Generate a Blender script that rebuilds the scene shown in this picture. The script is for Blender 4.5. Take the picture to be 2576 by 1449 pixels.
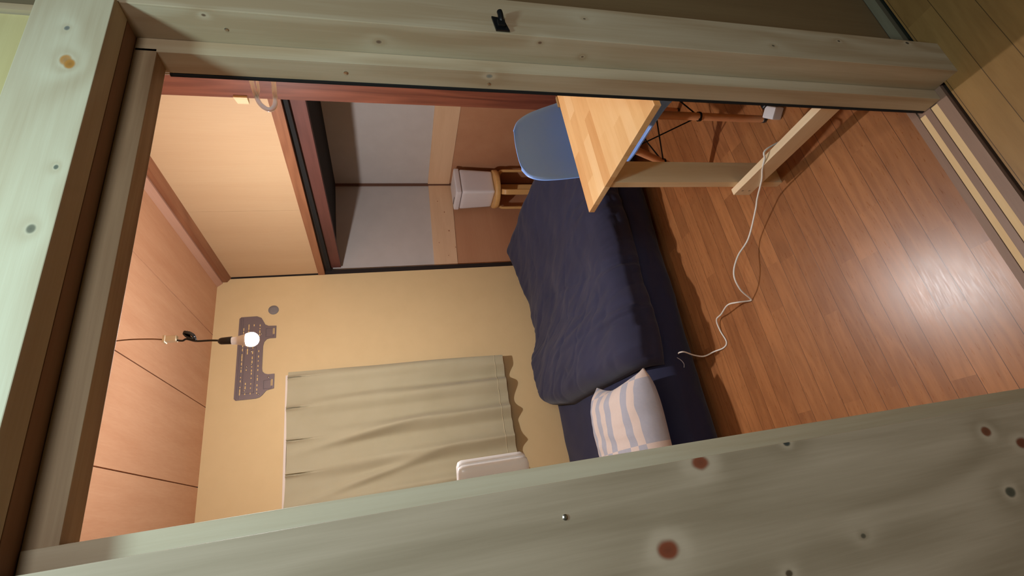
import bpy, bmesh, math, random
from mathutils import Vector, Matrix, noise

random.seed(7)
for o in list(bpy.data.objects):
    bpy.data.objects.remove(o)
C = bpy.context.scene.collection
SC = bpy.context.scene

# ---------------------------------------------------------------- camera
R = [[-0.16393791, -0.20943313, -0.96398243],
     [-0.89784313, 0.43649771, 0.05785732],
     [0.40865889, 0.87499001, -0.25959662]]
cam = bpy.data.cameras.new('camera')
cam.sensor_width = 36.0
cam.lens = 36.0 * 1209.158 / 2576.0
cam.clip_start = 0.02
co = bpy.data.objects.new('camera', cam)
C.objects.link(co)
rx, ry, rz = Vector(R[0]), -Vector(R[1]), -Vector(R[2])
m = Matrix((rx, ry, rz)).transposed().to_4x4()
m.translation = (0, 0, 1.5)
co.matrix_world = m
SC.camera = co

# ---------------------------------------------------------------- colour management, world
vs = SC.view_settings
vs.view_transform = 'Standard'
vs.look = 'None'
vs.exposure = 0.32
vs.gamma = 1.0
vs.use_curve_mapping = False
w = bpy.data.worlds.new('world')
SC.world = w
w.use_nodes = True
w.node_tree.nodes['Background'].inputs[0].default_value = (0.5, 0.6, 0.6, 1)
w.node_tree.nodes['Background'].inputs[1].default_value = 0.02

BULB = Vector((.822, 2.12, 2.052))
BULB_STRENGTH = 1650.0
BULB_COLOR = (1.0, 0.985, 0.985)

# ceiling lamp of the hall, just above and behind the photographer
la = bpy.data.lights.new('hall_ceiling_light', 'AREA')
la.shape = 'DISK'
la.size = 0.16
la.energy = 10.5
la.color = (0.56, 0.90, 1.0)
lo = bpy.data.objects.new('hall_ceiling_light', la)
lo.location = (0.22, 0.16, 2.48)
C.objects.link(lo)
lo['label'] = 'round ceiling lamp of the hall outside the doorway'
lo['category'] = 'lamp'


lb = bpy.data.lights.new('hall_rear_fill', 'AREA')  # soft fill added to lift shaded surfaces, no known lamp hangs here
lb.shape = 'DISK'
lb.size = 0.45
lb.energy = 11.5
lb.color = (0.94, 0.98, 1.0)
lp = bpy.data.objects.new('hall_rear_fill', lb)
lp.location = (0.25, -1.25, 2.12)
lp.rotation_euler = (math.radians(62), 0, 0)
C.objects.link(lp)
lp['label'] = 'added unseen fill light at the back of the hall behind the photographer'
lp['category'] = 'lamp'


# ---------------------------------------------------------------- materials
def lin(c):
    return tuple((x / 255 / 12.92) if x <= 10 else ((x / 255 + .055) / 1.055) ** 2.4 for x in c) + (1.0,)


class NT:
    def __init__(s, name):
        s.m = bpy.data.materials.new(name)
        s.m.use_nodes = True
        s.t = s.m.node_tree
        s.b = s.t.nodes['Principled BSDF']

    def n(s, typ, **k):
        x = s.t.nodes.new(typ)
        for a, v in k.items():
            setattr(x, a, v)
        return x

    def l(s, a, b):
        s.t.links.new(a, b)

    def math(s, op, a, b=None, c=None, clamp=False):
        x = s.n('ShaderNodeMath', operation=op)
        x.use_clamp = clamp
        for i, v in enumerate((a, b, c)):
            if v is None:
                continue
            if isinstance(v, (int, float)):
                x.inputs[i].default_value = v
            else:
                s.l(v, x.inputs[i])
        return x.outputs[0]

    def mix(s, f, a, b, mode='MIX'):
        x = s.n('ShaderNodeMixRGB', blend_type=mode)
        for i, v in enumerate((f, a, b)):
            if isinstance(v, (int, float)):
                x.inputs[i].default_value = v
            elif isinstance(v, tuple):
                x.inputs[i].default_value = v
            else:
                s.l(v, x.inputs[i])
        return x.outputs[0]

    def coords(s, scale=(1, 1, 1), loc=(0, 0, 0), src='Object'):
        tc = s.n('ShaderNodeTexCoord')
        mp = s.n('ShaderNodeMapping')
        mp.inputs['Scale'].default_value = scale
        mp.inputs['Location'].default_value = loc
        s.l(tc.outputs[src], mp.inputs[0])
        return mp.outputs[0]

    def noise(s, vec, scale=5, detail=4, rough=.55, dist=0.0):
        x = s.n('ShaderNodeTexNoise')
        x.inputs['Scale'].default_value = scale
        x.inputs['Detail'].default_value = detail
        x.inputs['Roughness'].default_value = rough
        x.inputs['Distortion'].default_value = dist
        s.l(vec, x.inputs['Vector'])
        return x.outputs[0]

    def ramp(s, f, stops):
        x = s.n('ShaderNodeValToRGB')
        e = x.color_ramp.elements
        while len(e) < len(stops):
            e.new(.5)
        for i, (p, c) in enumerate(stops):
            e[i].position = p
            e[i].color = c if len(c) == 4 else (c[0], c[1], c[2], 1)
        s.l(f, x.inputs[0])
        return x.outputs[0]

    def bump(s, h, strength=.2, dist=.002):
        x = s.n('ShaderNodeBump')
        x.inputs['Strength'].default_value = strength
        x.inputs['Distance'].default_value = dist
        s.l(h, x.inputs['Height'])
        s.l(x.outputs[0], s.b.inputs['Normal'])


def plain(name, col, rough=.5, spec=.5, metal=0, bumps=None, sheen=0, coat=0, var=0):
    t = NT(name)
    t.b.inputs['Base Color'].default_value = lin(col)
    if var:
        v = t.coords()
        nz = t.noise(v, 9, 3)
        c2 = tuple(max(0, x - var) for x in col)
        t.l(t.ramp(nz, [(.3, lin(c2)), (.7, lin(col))]), t.b.inputs['Base Color'])
    t.b.inputs['Roughness'].default_value = rough
    t.b.inputs['Metallic'].default_value = metal
    t.b.inputs['Specular IOR Level'].default_value = spec
    t.b.inputs['Sheen Weight'].default_value = sheen
    t.b.inputs['Coat Weight'].default_value = coat
    if bumps:
        t.bump(t.noise(t.coords(), bumps[0], 3), bumps[1], bumps[2])
    return t.m


def wood(name, light, dark, axis='z', fine=1.0, knots=(), rough=.6, contrast=1.0, spec=.35, bump=.12, seed=0.0, coat=0):
    """grain running along axis; knots are (x, y, z, radius, colour) in object space"""
    t = NT(name)
    st = {'x': (.10, 1, 1), 'y': (1, .10, 1), 'z': (1, 1, .10)}[axis]
    v = t.coords((st[0], st[1], st[2]), (seed, seed * .7, seed * 1.3))
    warp = t.noise(v, 7 * fine, 2, .5)
    # rings bend round the knots
    field = t.math('MULTIPLY', warp, 1.0)
    tc = t.n('ShaderNodeTexCoord')
    masks = []
    el = {'x': (.72, 1, 1), 'y': (1, .72, 1), 'z': (1, 1, .72)}[axis]
    for (kx, ky, kz, kr, kc) in knots:
        sub = t.n('ShaderNodeVectorMath', operation='SUBTRACT')
        t.l(tc.outputs['Object'], sub.inputs[0])
        sub.inputs[1].default_value = (kx, ky, kz)
        wn = t.n('ShaderNodeTexNoise')
        wn.inputs['Scale'].default_value = 22
        t.l(tc.outputs['Object'], wn.inputs['Vector'])
        mul = t.n('ShaderNodeVectorMath', operation='MULTIPLY')
        t.l(sub.outputs[0], mul.inputs[0])
        mul.inputs[1].default_value = el
        ln = t.n('ShaderNodeVectorMath', operation='LENGTH')
        t.l(mul.outputs[0], ln.inputs[0])
        d = ln.outputs['Value']
        d = t.math('ADD', d, t.math('MULTIPLY', t.math('SUBTRACT', wn.outputs[0], .5), kr * 1.1))
        # bending of grain: strong close to the knot
        g = t.math('DIVIDE', kr * 2.0, t.math('ADD', d, kr * .8))
        g = t.math('MULTIPLY', g, .16)
        field = t.math('ADD', field, g)
        core = t.n('ShaderNodeMapRange')
        core.interpolation_type = 'SMOOTHSTEP'
        core.inputs['From Min'].default_value = kr * .55
        core.inputs['From Max'].default_value = kr * 1.05
        core.inputs['To Min'].default_value = 1
        core.inputs['To Max'].default_value = 0
        t.l(d, core.inputs['Value'])
        halo = t.n('ShaderNodeMapRange')
        halo.interpolation_type = 'SMOOTHSTEP'
        halo.inputs['From Min'].default_value = kr * 1.0
        halo.inputs['From Max'].default_value = kr * 2.4
        halo.inputs['To Min'].default_value = .45 if kr > .008 else .12
        halo.inputs['To Max'].default_value = 0
        t.l(d, halo.inputs['Value'])
        masks.append((core.outputs[0], halo.outputs[0], kc, d, kr))
    sn = t.math('SINE', t.math('MULTIPLY', field, 46 * fine))
    bands = t.math('MULTIPLY_ADD', sn, .5, .5)
    big = t.noise(v, 3.0, 3, .6)
    v2 = t.coords(tuple(a * (1 if a == 1 else .35) for a in st), (seed * 2, 0, 0))
    fib = t.noise(v2, 160, 3, .7)
    f = t.math('ADD', t.math('MULTIPLY', bands, .34 * contrast), t.math('MULTIPLY', big, .55))
    f = t.math('ADD', f, t.math('MULTIPLY', fib, .35))
    streak = t.noise(t.coords(tuple(a * (1 if a == 1 else .5) for a in st), (seed * 3, seed, seed)), 34 * fine, 3, .6, .6)
    f = t.math('ADD', f, t.math('MULTIPLY', t.math('SUBTRACT', streak, .5), .75 * contrast))
    md = tuple((a + b) / 2 for a, b in zip(light, dark))
    col = t.ramp(f, [(.26, lin(light)), (.60, lin(md)), (.90, lin(dark))])
    for core, halo, kc, d, kr in masks:
        col = t.mix(halo, col, lin(tuple(min(255, x + 8) for x in light)))
        inner = t.ramp(t.math('DIVIDE', d, kr), [(0.0, lin(tuple(x * .88 for x in kc))), (.65, lin(kc)), (1.0, lin(tuple(x * .85 for x in kc)))])
        col = t.mix(core, col, inner)
    t.l(col, t.b.inputs['Base Color'])
    t.b.inputs['Roughness'].default_value = rough
    t.b.inputs['Specular IOR Level'].default_value = spec
    t.b.inputs['Coat Weight'].default_value = coat
    t.b.inputs['Coat Roughness'].default_value = .25
    t.bump(fib, bump, .001)
    return t.m


def plank_floor(name, base_a, base_b, seam, width, length, yoff, rough, gloss=.5, jit=.35):
    t = NT(name)
    tc = t.n('ShaderNodeTexCoord')
    sp = t.n('ShaderNodeSeparateXYZ')
    t.l(tc.outputs['Object'], sp.inputs[0])
    x, y = sp.outputs[0], sp.outputs[1]
    r = t.math('DIVIDE', t.math('SUBTRACT', y, yoff), width)
    row = t.math('FLOOR', r)
    fr = t.math('FRACT', r)
    wn = t.n('ShaderNodeTexWhiteNoise', noise_dimensions='1D')
    t.l(row, wn.inputs['W'])
    xs = t.math('ADD', t.math('DIVIDE', x, length), t.math('MULTIPLY', wn.outputs['Value'], 7.3))
    cell = t.math('FLOOR', xs)
    fx = t.math('FRACT', xs)
    wn2 = t.n('ShaderNodeTexWhiteNoise', noise_dimensions='2D')
    cb = t.n('ShaderNodeCombineXYZ')
    t.l(row, cb.inputs[0])
    t.l(cell, cb.inputs[1])
    t.l(cb.outputs[0], wn2.inputs['Vector'])
    rnd = wn2.outputs['Value']
    # grain, offset per board
    cv = t.n('ShaderNodeCombineXYZ')
    t.l(t.math('ADD', t.math('MULTIPLY', x, .12), t.math('MULTIPLY', rnd, 9.0)), cv.inputs[0])
    t.l(t.math('ADD', y, t.math('MULTIPLY', rnd, 3.1)), cv.inputs[1])
    warp = t.noise(cv.outputs[0], 9, 2)
    sn = t.math('MULTIPLY_ADD', t.math('SINE', t.math('MULTIPLY', warp, 60)), .5, .5)
    fine = t.noise(cv.outputs[0], 190, 3, .7)
    # pores: short dark dashes
    big = t.noise(t.coords(), 3.0, 3)
    st2 = t.noise(t.coords((.10, 1, 1)), 26, 4, .62, .5)
    f = t.math('ADD', t.math('MULTIPLY', rnd, .21), t.math('MULTIPLY', sn, .10))
    f = t.math('ADD', f, t.math('MULTIPLY', st2, .34))
    f = t.math('ADD', f, t.math('MULTIPLY', fine, .20))
    f = t.math('ADD', f, t.math('MULTIPLY', big, .25))
    col = t.ramp(f, [(.28, lin(base_b)), (.55, lin(tuple((a + b) / 2 for a, b in zip(base_a, base_b)))), (.80, lin(base_a))])
    edge = t.math('LESS_THAN', t.math('MINIMUM', fr, t.math('SUBTRACT', 1.0, fr)), .0016 / width * .5)
    e = edge
    # every fourth joint is a real groove, the others are faint
    col = t.mix(t.math('MULTIPLY', e, .85), col, lin(seam))
    t.l(col, t.b.inputs['Base Color'])
    rr = t.math('ADD', rough, t.math('MULTIPLY', t.math('SUBTRACT', fine, .5), .18))
    t.l(rr, t.b.inputs['Roughness'])
    t.b.inputs['Specular IOR Level'].default_value = gloss
    h = t.math('SUBTRACT', t.math('MULTIPLY', fine, .5), t.math('MULTIPLY', e, 1.5))
    t.bump(h, .16, .0012)
    return t.m


def fabric(name, col, col2=None, rough=.85, sheen=.3, weave=600, bump=.15, wr=0):
    t = NT(name)
    v = t.coords()
    nz = t.noise(v, 5, 3)
    t.l(t.ramp(nz, [(.3, lin(col)), (.75, lin(col2 or col))]), t.b.inputs['Base Color'])
    t.b.inputs['Roughness'].default_value = rough
    t.b.inputs['Sheen Weight'].default_value = sheen
    t.b.inputs['Sheen Roughness'].default_value = .5
    t.b.inputs['Specular IOR Level'].default_value = .25
    h = t.noise(v, weave, 2)
    if wr:
        w2 = t.noise(t.coords((1, .35, 1)), 26, 5, .65, .8)
        h = t.math('ADD', t.math('MULTIPLY', h, .15), t.math('MULTIPLY', w2, wr))
    t.bump(h, bump, .004)
    return t.m


M = {}
M['floor'] = plank_floor('oak floorboards', (178, 118, 72), (124, 76, 44), (62, 34, 18), .0705, .55, .742, .30, .5)
M['hall_floor'] = plank_floor('hall floorboards', (158, 118, 68), (128, 92, 50), (66, 46, 24), .0705, 1.4, .575, .42, .4)
KN = (150, 74, 42)
M['board_left'] = wood('knotty pine wall board', (196, 172, 146), (160, 138, 112), 'z', .8,
                       knots=[(-.078, .605, 1.187, .0125, (140, 70, 44)), (.012, .605, 1.108, .0115, (140, 74, 48)),
                              (.017, .605, .966, .005, (70, 70, 64)), (-.0156, .605, .597, .009, (128, 74, 50)),
                              (-.042, .605, .538, .010, (122, 66, 44)), (-.1016, .605, .615, .008, (92, 86, 70)),
                              (-.1113, .605, .903, .0035, (104, 92, 74)), (-.131, .605, 1.034, .004, (96, 78, 58))],
                       rough=.65, contrast=.95, seed=2.3)
M['pine_post'] = wood('pale pine post', (202, 184, 156), (176, 150, 118), 'z', .8,
                      knots=[(.909, .614, 1.052, .003, (110, 90, 70)), (.841, .6257, 1.768, .003, (120, 96, 76)),
                             (.841, .653, 1.48, .0045, (128, 102, 82)), (.841, .628, 1.1615, .0035, (130, 100, 76)),
                             (.916, .614, .359, .004, (84, 74, 60)), (.935, .614, .117, .005, (80, 72, 60)),
                             (.808, .689, 1.2615, .005, (150, 146, 132)), (.876, .614, .578, .004, (110, 96, 78)), (.841, .6535, 1.0586, .0025, (130, 104, 80))], contrast=.95, seed=5.1)
M['pine_lintel'] = wood('pale pine lintel', (204, 192, 164), (178, 158, 128), 'x', .8,
                        knots=[(.693, .605, 1.927, .008, (186, 128, 62)), (.685, .605, 1.920, .0075, (182, 124, 58)), (.760, .605, 1.937, .004, (128, 126, 116)),
                               (.496, .605, 1.902, .003, (112, 112, 96)), (.401, .605, 1.910, .0055, (118, 112, 92))],
                        contrast=.8, seed=8.4)
M['pine_kamoi'] = wood('grey pine track beam', (186, 160, 126), (142, 112, 82), 'x', 1.1, contrast=1.0, seed=3.7)
M['pine_under'] = wood('brown board', (150, 112, 84), (120, 84, 60), 'x', 1.0, contrast=.5, seed=1.2)
M['redwood'] = wood('stained red brown post', (128, 74, 54), (84, 42, 30), 'z', 1.0, rough=.35, contrast=.8, seed=4.4, coat=.3)
M['redbeam'] = wood('stained brown beam', (150, 100, 70), (112, 68, 46), 'y', 1.0, rough=.45, contrast=.6, seed=6.4)
M['dark'] = plain('dark stained timber', (30, 20, 17), .7)
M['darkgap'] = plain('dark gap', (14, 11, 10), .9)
M['wallpaper'] = plain('cream wallpaper', (218, 192, 146), .8, .2, bumps=(420, .12, .002), var=3)
M['panel'] = wood('cream plywood panel', (196, 166, 130), (184, 150, 114), 'z', .5, rough=.55, contrast=.25, seed=9.9, bump=.04)
M['hallwall'] = plain('hall wall', (120, 112, 92), .8, .2)
M['closet_white'] = plain('white closet board', (196, 188, 184), .8, .2, bumps=(260, .05, .002), var=5)
M['ply_strip'] = wood('pale plywood strip', (226, 192, 158), (206, 166, 130), 'x', .8,
                      knots=[(2.05, 3.64, .93, .006, (150, 92, 60)), (2.18, 3.64, 1.0, .005, (150, 92, 60)),
                             (2.3, 3.64, .90, .007, (160, 100, 66)), (2.5, 3.64, .92, .006, (160, 100, 66)),
                             (2.13, 3.64, .86, .005, (150, 92, 60)), (2.62, 3.64, .97, .006, (170, 110, 74))],
                      contrast=.3, seed=2.9, bump=.04)
M['closet_brown'] = wood('brown plywood', (194, 146, 112), (174, 122, 90), 'x', .35, rough=.6, contrast=.35, seed=7.7, bump=.04)
M['closet_lino'] = wood('brown plywood floor', (150, 98, 68), (126, 78, 52), 'x', .35, rough=.6, contrast=.35, seed=1.7, bump=.04)
M['white_plastic'] = plain('white plastic', (222, 218, 222), .35, .5)
M['warmwhite'] = plain('ivory plastic', (226, 214, 190), .4, .5)
M['black'] = plain('black plastic', (16, 16, 18), .35, .5)
M['blackmetal'] = plain('black wire', (18, 17, 17), .4, .5, metal=.6)
M['steel'] = plain('zinc screw', (190, 186, 176), .3, .5, metal=1.0)
M['galv'] = plain('galvanised steel plate', (132, 122, 126), .40, .5, metal=.5, bumps=(40, .1, .002))
M['grey_cap'] = plain('grey putty cap', (128, 122, 120), .8, .3, bumps=(90, .5, .003))
M['blue_shell'] = plain('pale blue plastic shell', (124, 170, 250), .38, .5)
M['legwood'] = wood('beech dowel', (206, 146, 104), (180, 116, 78), 'z', 1.3, rough=.4, contrast=.3, seed=3.3)
M['birch'] = wood('clear birch', (222, 178, 116), (204, 154, 92), 'z', 1.2, rough=.4, contrast=.3, seed=5.3)
M['frame_pine'] = wood('planed pine', (232, 206, 168), (214, 180, 136), 'z', 1.0, rough=.55, contrast=.4, seed=6.1)
M['frame_pine_y'] = wood('planed pine board', (236, 210, 176), (216, 184, 142), 'y', 1.0, rough=.55, contrast=.4, seed=7.1)
M['curtain'] = fabric('olive beige curtain cloth', (180, 172, 144), (174, 165, 136), rough=.9, sheen=.15, weave=900, bump=.08)
M['navy'] = fabric('navy cotton', (44, 46, 72), (38, 40, 64), rough=.8, sheen=.12, weave=700, bump=.35, wr=.9)
M['navy_m'] = fabric('navy sheet', (38, 41, 70), (33, 35, 60), rough=.78, sheen=.12, weave=700, bump=.3, wr=.7)
M['cord'] = plain('white cord', (228, 222, 214), .45)
M['tan_cord'] = plain('tan cord', (120, 88, 60), .6)
M['silicone'] = NT('clear plastic hook').m
_b = M['silicone'].node_tree.nodes['Principled BSDF']
_b.inputs['Base Color'].default_value = lin((238, 226, 222))
_b.inputs['Roughness'].default_value = .3
_b.inputs['Subsurface Weight'].default_value = .2
M['lightbox'] = plain('white glossy case', (226, 228, 230), .28, .5)


def ceiling_mat():
    t = NT('ceiling veneer')
    v = t.coords((1, .12, 1))
    f = t.noise(v, 14, 3, .6)
    g = t.noise(v, 120, 2, .6)
    f = t.math('ADD', t.math('MULTIPLY', f, .7), t.math('MULTIPLY', g, .3))
    t.l(t.ramp(f, [(.3, lin((208, 160, 126))), (.7, lin((196, 144, 110)))]), t.b.inputs['Base Color'])
    t.b.inputs['Roughness'].default_value = .5
    t.b.inputs['Specular IOR Level'].default_value = .3
    return t.m


M['ceiling'] = ceiling_mat()


def laminate():
    """finger jointed pine: staves along x, 45 mm wide"""
    t = NT('finger jointed pine top')
    tc = t.n('ShaderNodeTexCoord')
    sp = t.n('ShaderNodeSeparateXYZ')
    t.l(tc.outputs['Object'], sp.inputs[0])
    x, y = sp.outputs[0], sp.outputs[1]
    r = t.math('DIVIDE', y, .052)
    row = t.math('FLOOR', r)
    w1 = t.n('ShaderNodeTexWhiteNoise', noise_dimensions='1D')
    t.l(row, w1.inputs['W'])
    fy = t.math('FRACT', r)
    zig = t.math('MULTIPLY', t.math('PINGPONG', t.math('MULTIPLY', fy, 6.0), .5), .03)
    xs = t.math('ADD', t.math('ADD', t.math('DIVIDE', x, .31), t.math('MULTIPLY', w1.outputs['Value'], 5.7)), zig)
    w2 = t.n('ShaderNodeTexWhiteNoise', noise_dimensions='2D')
    cb = t.n('ShaderNodeCombineXYZ')
    t.l(row, cb.inputs[0])
    t.l(t.math('FLOOR', xs), cb.inputs[1])
    t.l(cb.outputs[0], w2.inputs['Vector'])
    g = t.noise(t.coords((.12, 1, 1)), 40, 4, .6, .4)
    f = t.math('ADD', t.math('MULTIPLY', w2.outputs['Value'], .62), t.math('MULTIPLY', g, .42))
    t.l(t.ramp(f, [(.15, lin((238, 204, 158))), (.5, lin((228, 186, 132))), (.95, lin((206, 152, 96)))]), t.b.inputs['Base Color'])
    t.b.inputs['Roughness'].default_value = .45
    t.b.inputs['Specular IOR Level'].default_value = .4
    return t.m


M['laminate'] = laminate()


def pillow_mat():
    t = NT('checked pillow cotton')
    tc = t.n('ShaderNodeTexCoord')
    sp = t.n('ShaderNodeSeparateXYZ')
    t.l(tc.outputs['Object'], sp.inputs[0])
    x, y = sp.outputs[0], sp.outputs[1]
    a = t.math('FLOOR', t.math('DIVIDE', t.math('ADD', x, .30), .285))
    b = None
    for e in (-.235, -.20, -.16, -.07, -.015, .04, .09, .135, .175, .205, .235):
        g = t.math('GREATER_THAN', y, e)
        b = g if b is None else t.math('ADD', b, g)
    p = t.math('MODULO', t.math('ABSOLUTE', t.math('ADD', t.math('ADD', a, b), 10.0)), 2.0)
    col = t.mix(t.math('GREATER_THAN', p, .5), lin((206, 192, 186)), lin((158, 163, 180)))
    nz = t.noise(t.coords(), 60, 3)
    col = t.mix(t.math('MULTIPLY', nz, .12), col, lin((240, 232, 226)))
    t.l(col, t.b.inputs['Base Color'])
    t.b.inputs['Roughness'].default_value = .85
    t.b.inputs['Sheen Weight'].default_value = .2
    t.bump(t.noise(t.coords(), 30, 4, .6, .5), .25, .006)
    return t.m


M['pillow'] = pillow_mat()


def bulb_mat():
    t = NT('lit bulb glass')
    t.b.inputs['Base Color'].default_value = (1, 1, 1, 1)
    t.b.inputs['Emission Color'].default_value = BULB_COLOR + (1,)
    t.b.inputs['Emission Strength'].default_value = BULB_STRENGTH
    return t.m


M['bulb'] = bulb_mat()


# ---------------------------------------------------------------- mesh helpers
def box(bm, a, b, bev=0.0, seg=2):
    """axis aligned box between corners a and b"""
    r = bmesh.ops.create_cube(bm, size=1)
    vs_ = r['verts']
    for v in vs_:
        v.co = Vector(((a[i] + b[i]) / 2 + v.co[i] * (b[i] - a[i]) for i in range(3)))
    if bev:
        es = set()
        for v in vs_:
            es.update(v.link_edges)
        bmesh.ops.bevel(bm, geom=list(es), offset=bev, segments=seg, profile=.6, affect='EDGES')
    return bm


def nb():
    return bmesh.new()


def hull8(bm, pts, bev=0):
    """box from 8 corner points: bottom 4 then top 4, same winding"""
    vv = [bm.verts.new(p) for p in pts]
    fs = [(0, 3, 2, 1), (4, 5, 6, 7), (0, 1, 5, 4), (1, 2, 6, 5), (2, 3, 7, 6), (3, 0, 4, 7)]
    for f in fs:
        bm.faces.new([vv[i] for i in f])
    bmesh.ops.recalc_face_normals(bm, faces=bm.faces)
    if bev:
        es = set()
        for v in vv:
            es.update(v.link_edges)
        bmesh.ops.bevel(bm, geom=list(es), offset=bev, segments=2, profile=.6, affect='EDGES')
    return bm


def smooth_path(pts, n=6):
    pts = [Vector(p) for p in pts]
    out = []
    P = [pts[0]] + pts + [pts[-1]]
    for i in range(1, len(P) - 2):
        p0, p1, p2, p3 = P[i - 1], P[i], P[i + 1], P[i + 2]
        for k in range(n):
            t = k / n
            out.append(.5 * ((2 * p1) + (p2 - p0) * t + (2 * p0 - 5 * p1 + 4 * p2 - p3) * t * t + (3 * p1 - p0 - 3 * p2 + p3) * t ** 3))
    out.append(pts[-1])
    return out


def tube(bm, pts, r, seg=10, r2=None, smooth=0, cap=True, flat=None):
    """flat=(w,h): rectangular bar with rounded look"""
    if smooth:
        pts = smooth_path(pts, smooth)
    pts = [Vector(p) for p in pts]
    n = len(pts)
    rings = []
    up = None
    for i, p in enumerate(pts):
        d = (pts[min(i + 1, n - 1)] - pts[max(i - 1, 0)]).normalized()
        if up is None:
            up = Vector((0, 0, 1)) if abs(d.z) < .9 else Vector((0, 1, 0))
        s = d.cross(up)
        if s.length < 1e-5:
            s = d.orthogonal()
        s.normalize()
        up = s.cross(d).normalized()
        rr = r if r2 is None else r + (r2 - r) * i / max(1, n - 1)
        ring = []
        for k in range(seg):
            a = 2 * math.pi * k / seg
            ring.append(bm.verts.new(p + s * math.cos(a) * rr + up * math.sin(a) * rr))
        rings.append(ring)
    for i in range(n - 1):
        for k in range(seg):
            bm.faces.new((rings[i][k], rings[i][(k + 1) % seg], rings[i + 1][(k + 1) % seg], rings[i + 1][k]))
    if cap:
        bm.faces.new(rings[0][::-1])
        bm.faces.new(rings[-1])
    return bm


def bar(bm, pts, w, h, side):
    """rectangular section bar along pts; side = vector giving width direction"""
    pts = [Vector(p) for p in pts]
    side = Vector(side).normalized()
    n = len(pts)
    rings = []
    for i, p in enumerate(pts):
        d = (pts[min(i + 1, n - 1)] - pts[max(i - 1, 0)]).normalized()
        u = d.cross(side).normalized()
        c = .22
        ring = []
        for a, b in ((1, 1 - c), (1 - c, 1), (-(1 - c), 1), (-1, 1 - c), (-1, -(1 - c)), (-(1 - c), -1), (1 - c, -1), (1, -(1 - c))):
            ring.append(bm.verts.new(p + side * a * w / 2 + u * b * h / 2))
        rings.append(ring)
    for i in range(n - 1):
        for k in range(8):
            bm.faces.new((rings[i][k], rings[i][(k + 1) % 8], rings[i + 1][(k + 1) % 8], rings[i + 1][k]))
    bm.faces.new(rings[0][::-1])
    bm.faces.new(rings[-1])
    return bm


def lathe(bm, prof, c, seg=32, axis='z'):
    """prof: list of (r, h)"""
    rings = []
    for r, h in prof:
        ring = []
        for k in range(seg):
            a = 2 * math.pi * k / seg
            x, y = r * math.cos(a), r * math.sin(a)
            p = {'z': (x, y, h), 'y': (x, h, y), 'x': (h, x, y)}[axis]
            ring.append(bm.verts.new(Vector(c) + Vector(p)))
        rings.append(ring)
    for i in range(len(rings) - 1):
        for k in range(seg):
            bm.faces.new((rings[i][k], rings[i][(k + 1) % seg], rings[i + 1][(k + 1) % seg], rings[i + 1][k]))
    bm.faces.new(rings[0][::-1])
    bm.faces.new(rings[-1])
    bmesh.ops.recalc_face_normals(bm, faces=bm.faces)
    return bm


def grid(bm, nu, nv, fn, closed_u=False):
    g = [[bm.verts.new(fn(i / (nu - (0 if closed_u else 1)), j / (nv - 1))) for j in range(nv)] for i in range(nu)]
    for i in range(nu if closed_u else nu - 1):
        for j in range(nv - 1):
            a, b = g[i], g[(i + 1) % nu]
            bm.faces.new((a[j], b[j], b[j + 1], a[j + 1]))
    return g


def slab(bm, nu, nv, top, bot):
    """closed body between two grids"""
    T = grid(bm, nu, nv, top)
    B = grid(bm, nu, nv, bot)
    def loop(G):
        return [G[i][0] for i in range(nu)] + [G[nu - 1][j] for j in range(1, nv)] + [G[i][nv - 1] for i in range(nu - 2, -1, -1)] + [G[0][j] for j in range(nv - 2, 0, -1)]
    a, b = loop(T), loop(B)
    for i in range(len(a)):
        j = (i + 1) % len(a)
        bm.faces.new((a[i], a[j], b[j], b[i]))
    bmesh.ops.recalc_face_normals(bm, faces=bm.faces)


def rounded(bm, a, b, r, n=(20, 20, 10), fn=None):
    """rounded box with even grid; fn displaces each vertex"""
    a, b = Vector(a), Vector(b)
    c, h = (a + b) / 2, (b - a) / 2
    verts = {}

    def V(i, j, k):
        key = (i, j, k)
        if key not in verts:
            p = Vector((-1 + 2 * i / n[0], -1 + 2 * j / n[1], -1 + 2 * k / n[2]))
            p = Vector((p.x * h.x, p.y * h.y, p.z * h.z))
            q = Vector((max(-h.x + r, min(h.x - r, p.x)), max(-h.y + r, min(h.y - r, p.y)), max(-h.z + r, min(h.z - r, p.z))))
            d = p - q
            if d.length > 1e-9:
                p = q + d.normalized() * r
            p = p + c
            if fn:
                p = fn(p)
            verts[key] = bm.verts.new(p)
        return verts[key]
    for ax in range(3):
        o1, o2 = [x for x in range(3) if x != ax]
        for s in (0, n[ax]):
            for i in range(n[o1]):
                for j in range(n[o2]):
                    f = []
                    for di, dj in ((0, 0), (1, 0), (1, 1), (0, 1)):
                        k = [0, 0, 0]
                        k[ax] = s
                        k[o1] = i + di
                        k[o2] = j + dj
                        f.append(V(*k))
                    bm.faces.new(f)
    bmesh.ops.recalc_face_normals(bm, faces=bm.faces)
    return bm


def root_of(o):
    while o.parent:
        o = o.parent
    return o


def obj(name, bm, mat, parent=None, loc=None, smooth=False, label=None, angle=None):
    """links bm (world coordinates) as ONE mesh object"""
    off = Vector((0, 0, 0))
    if parent is not None:
        off = root_of(parent).location.copy()
    elif loc is not None:
        off = Vector(loc)
    for v in bm.verts:
        v.co -= off
    bmesh.ops.recalc_face_normals(bm, faces=bm.faces)
    me = bpy.data.meshes.new(name)
    bm.to_mesh(me)
    bm.free()
    if smooth:
        for p in me.polygons:
            p.use_smooth = True
        if angle:
            me.set_sharp_from_angle(angle=math.radians(angle))
    me.materials.append(mat)
    o = bpy.data.objects.new(name, me)
    C.objects.link(o)
    if parent is not None:
        o.parent = parent
    elif loc is not None:
        o.location = off
    if label:
        o['label'] = label
    return o


def tag(o, label, cat, group=None):
    o['label'] = label
    o['category'] = cat
    if group:
        o['group'] = group
    return o


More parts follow.
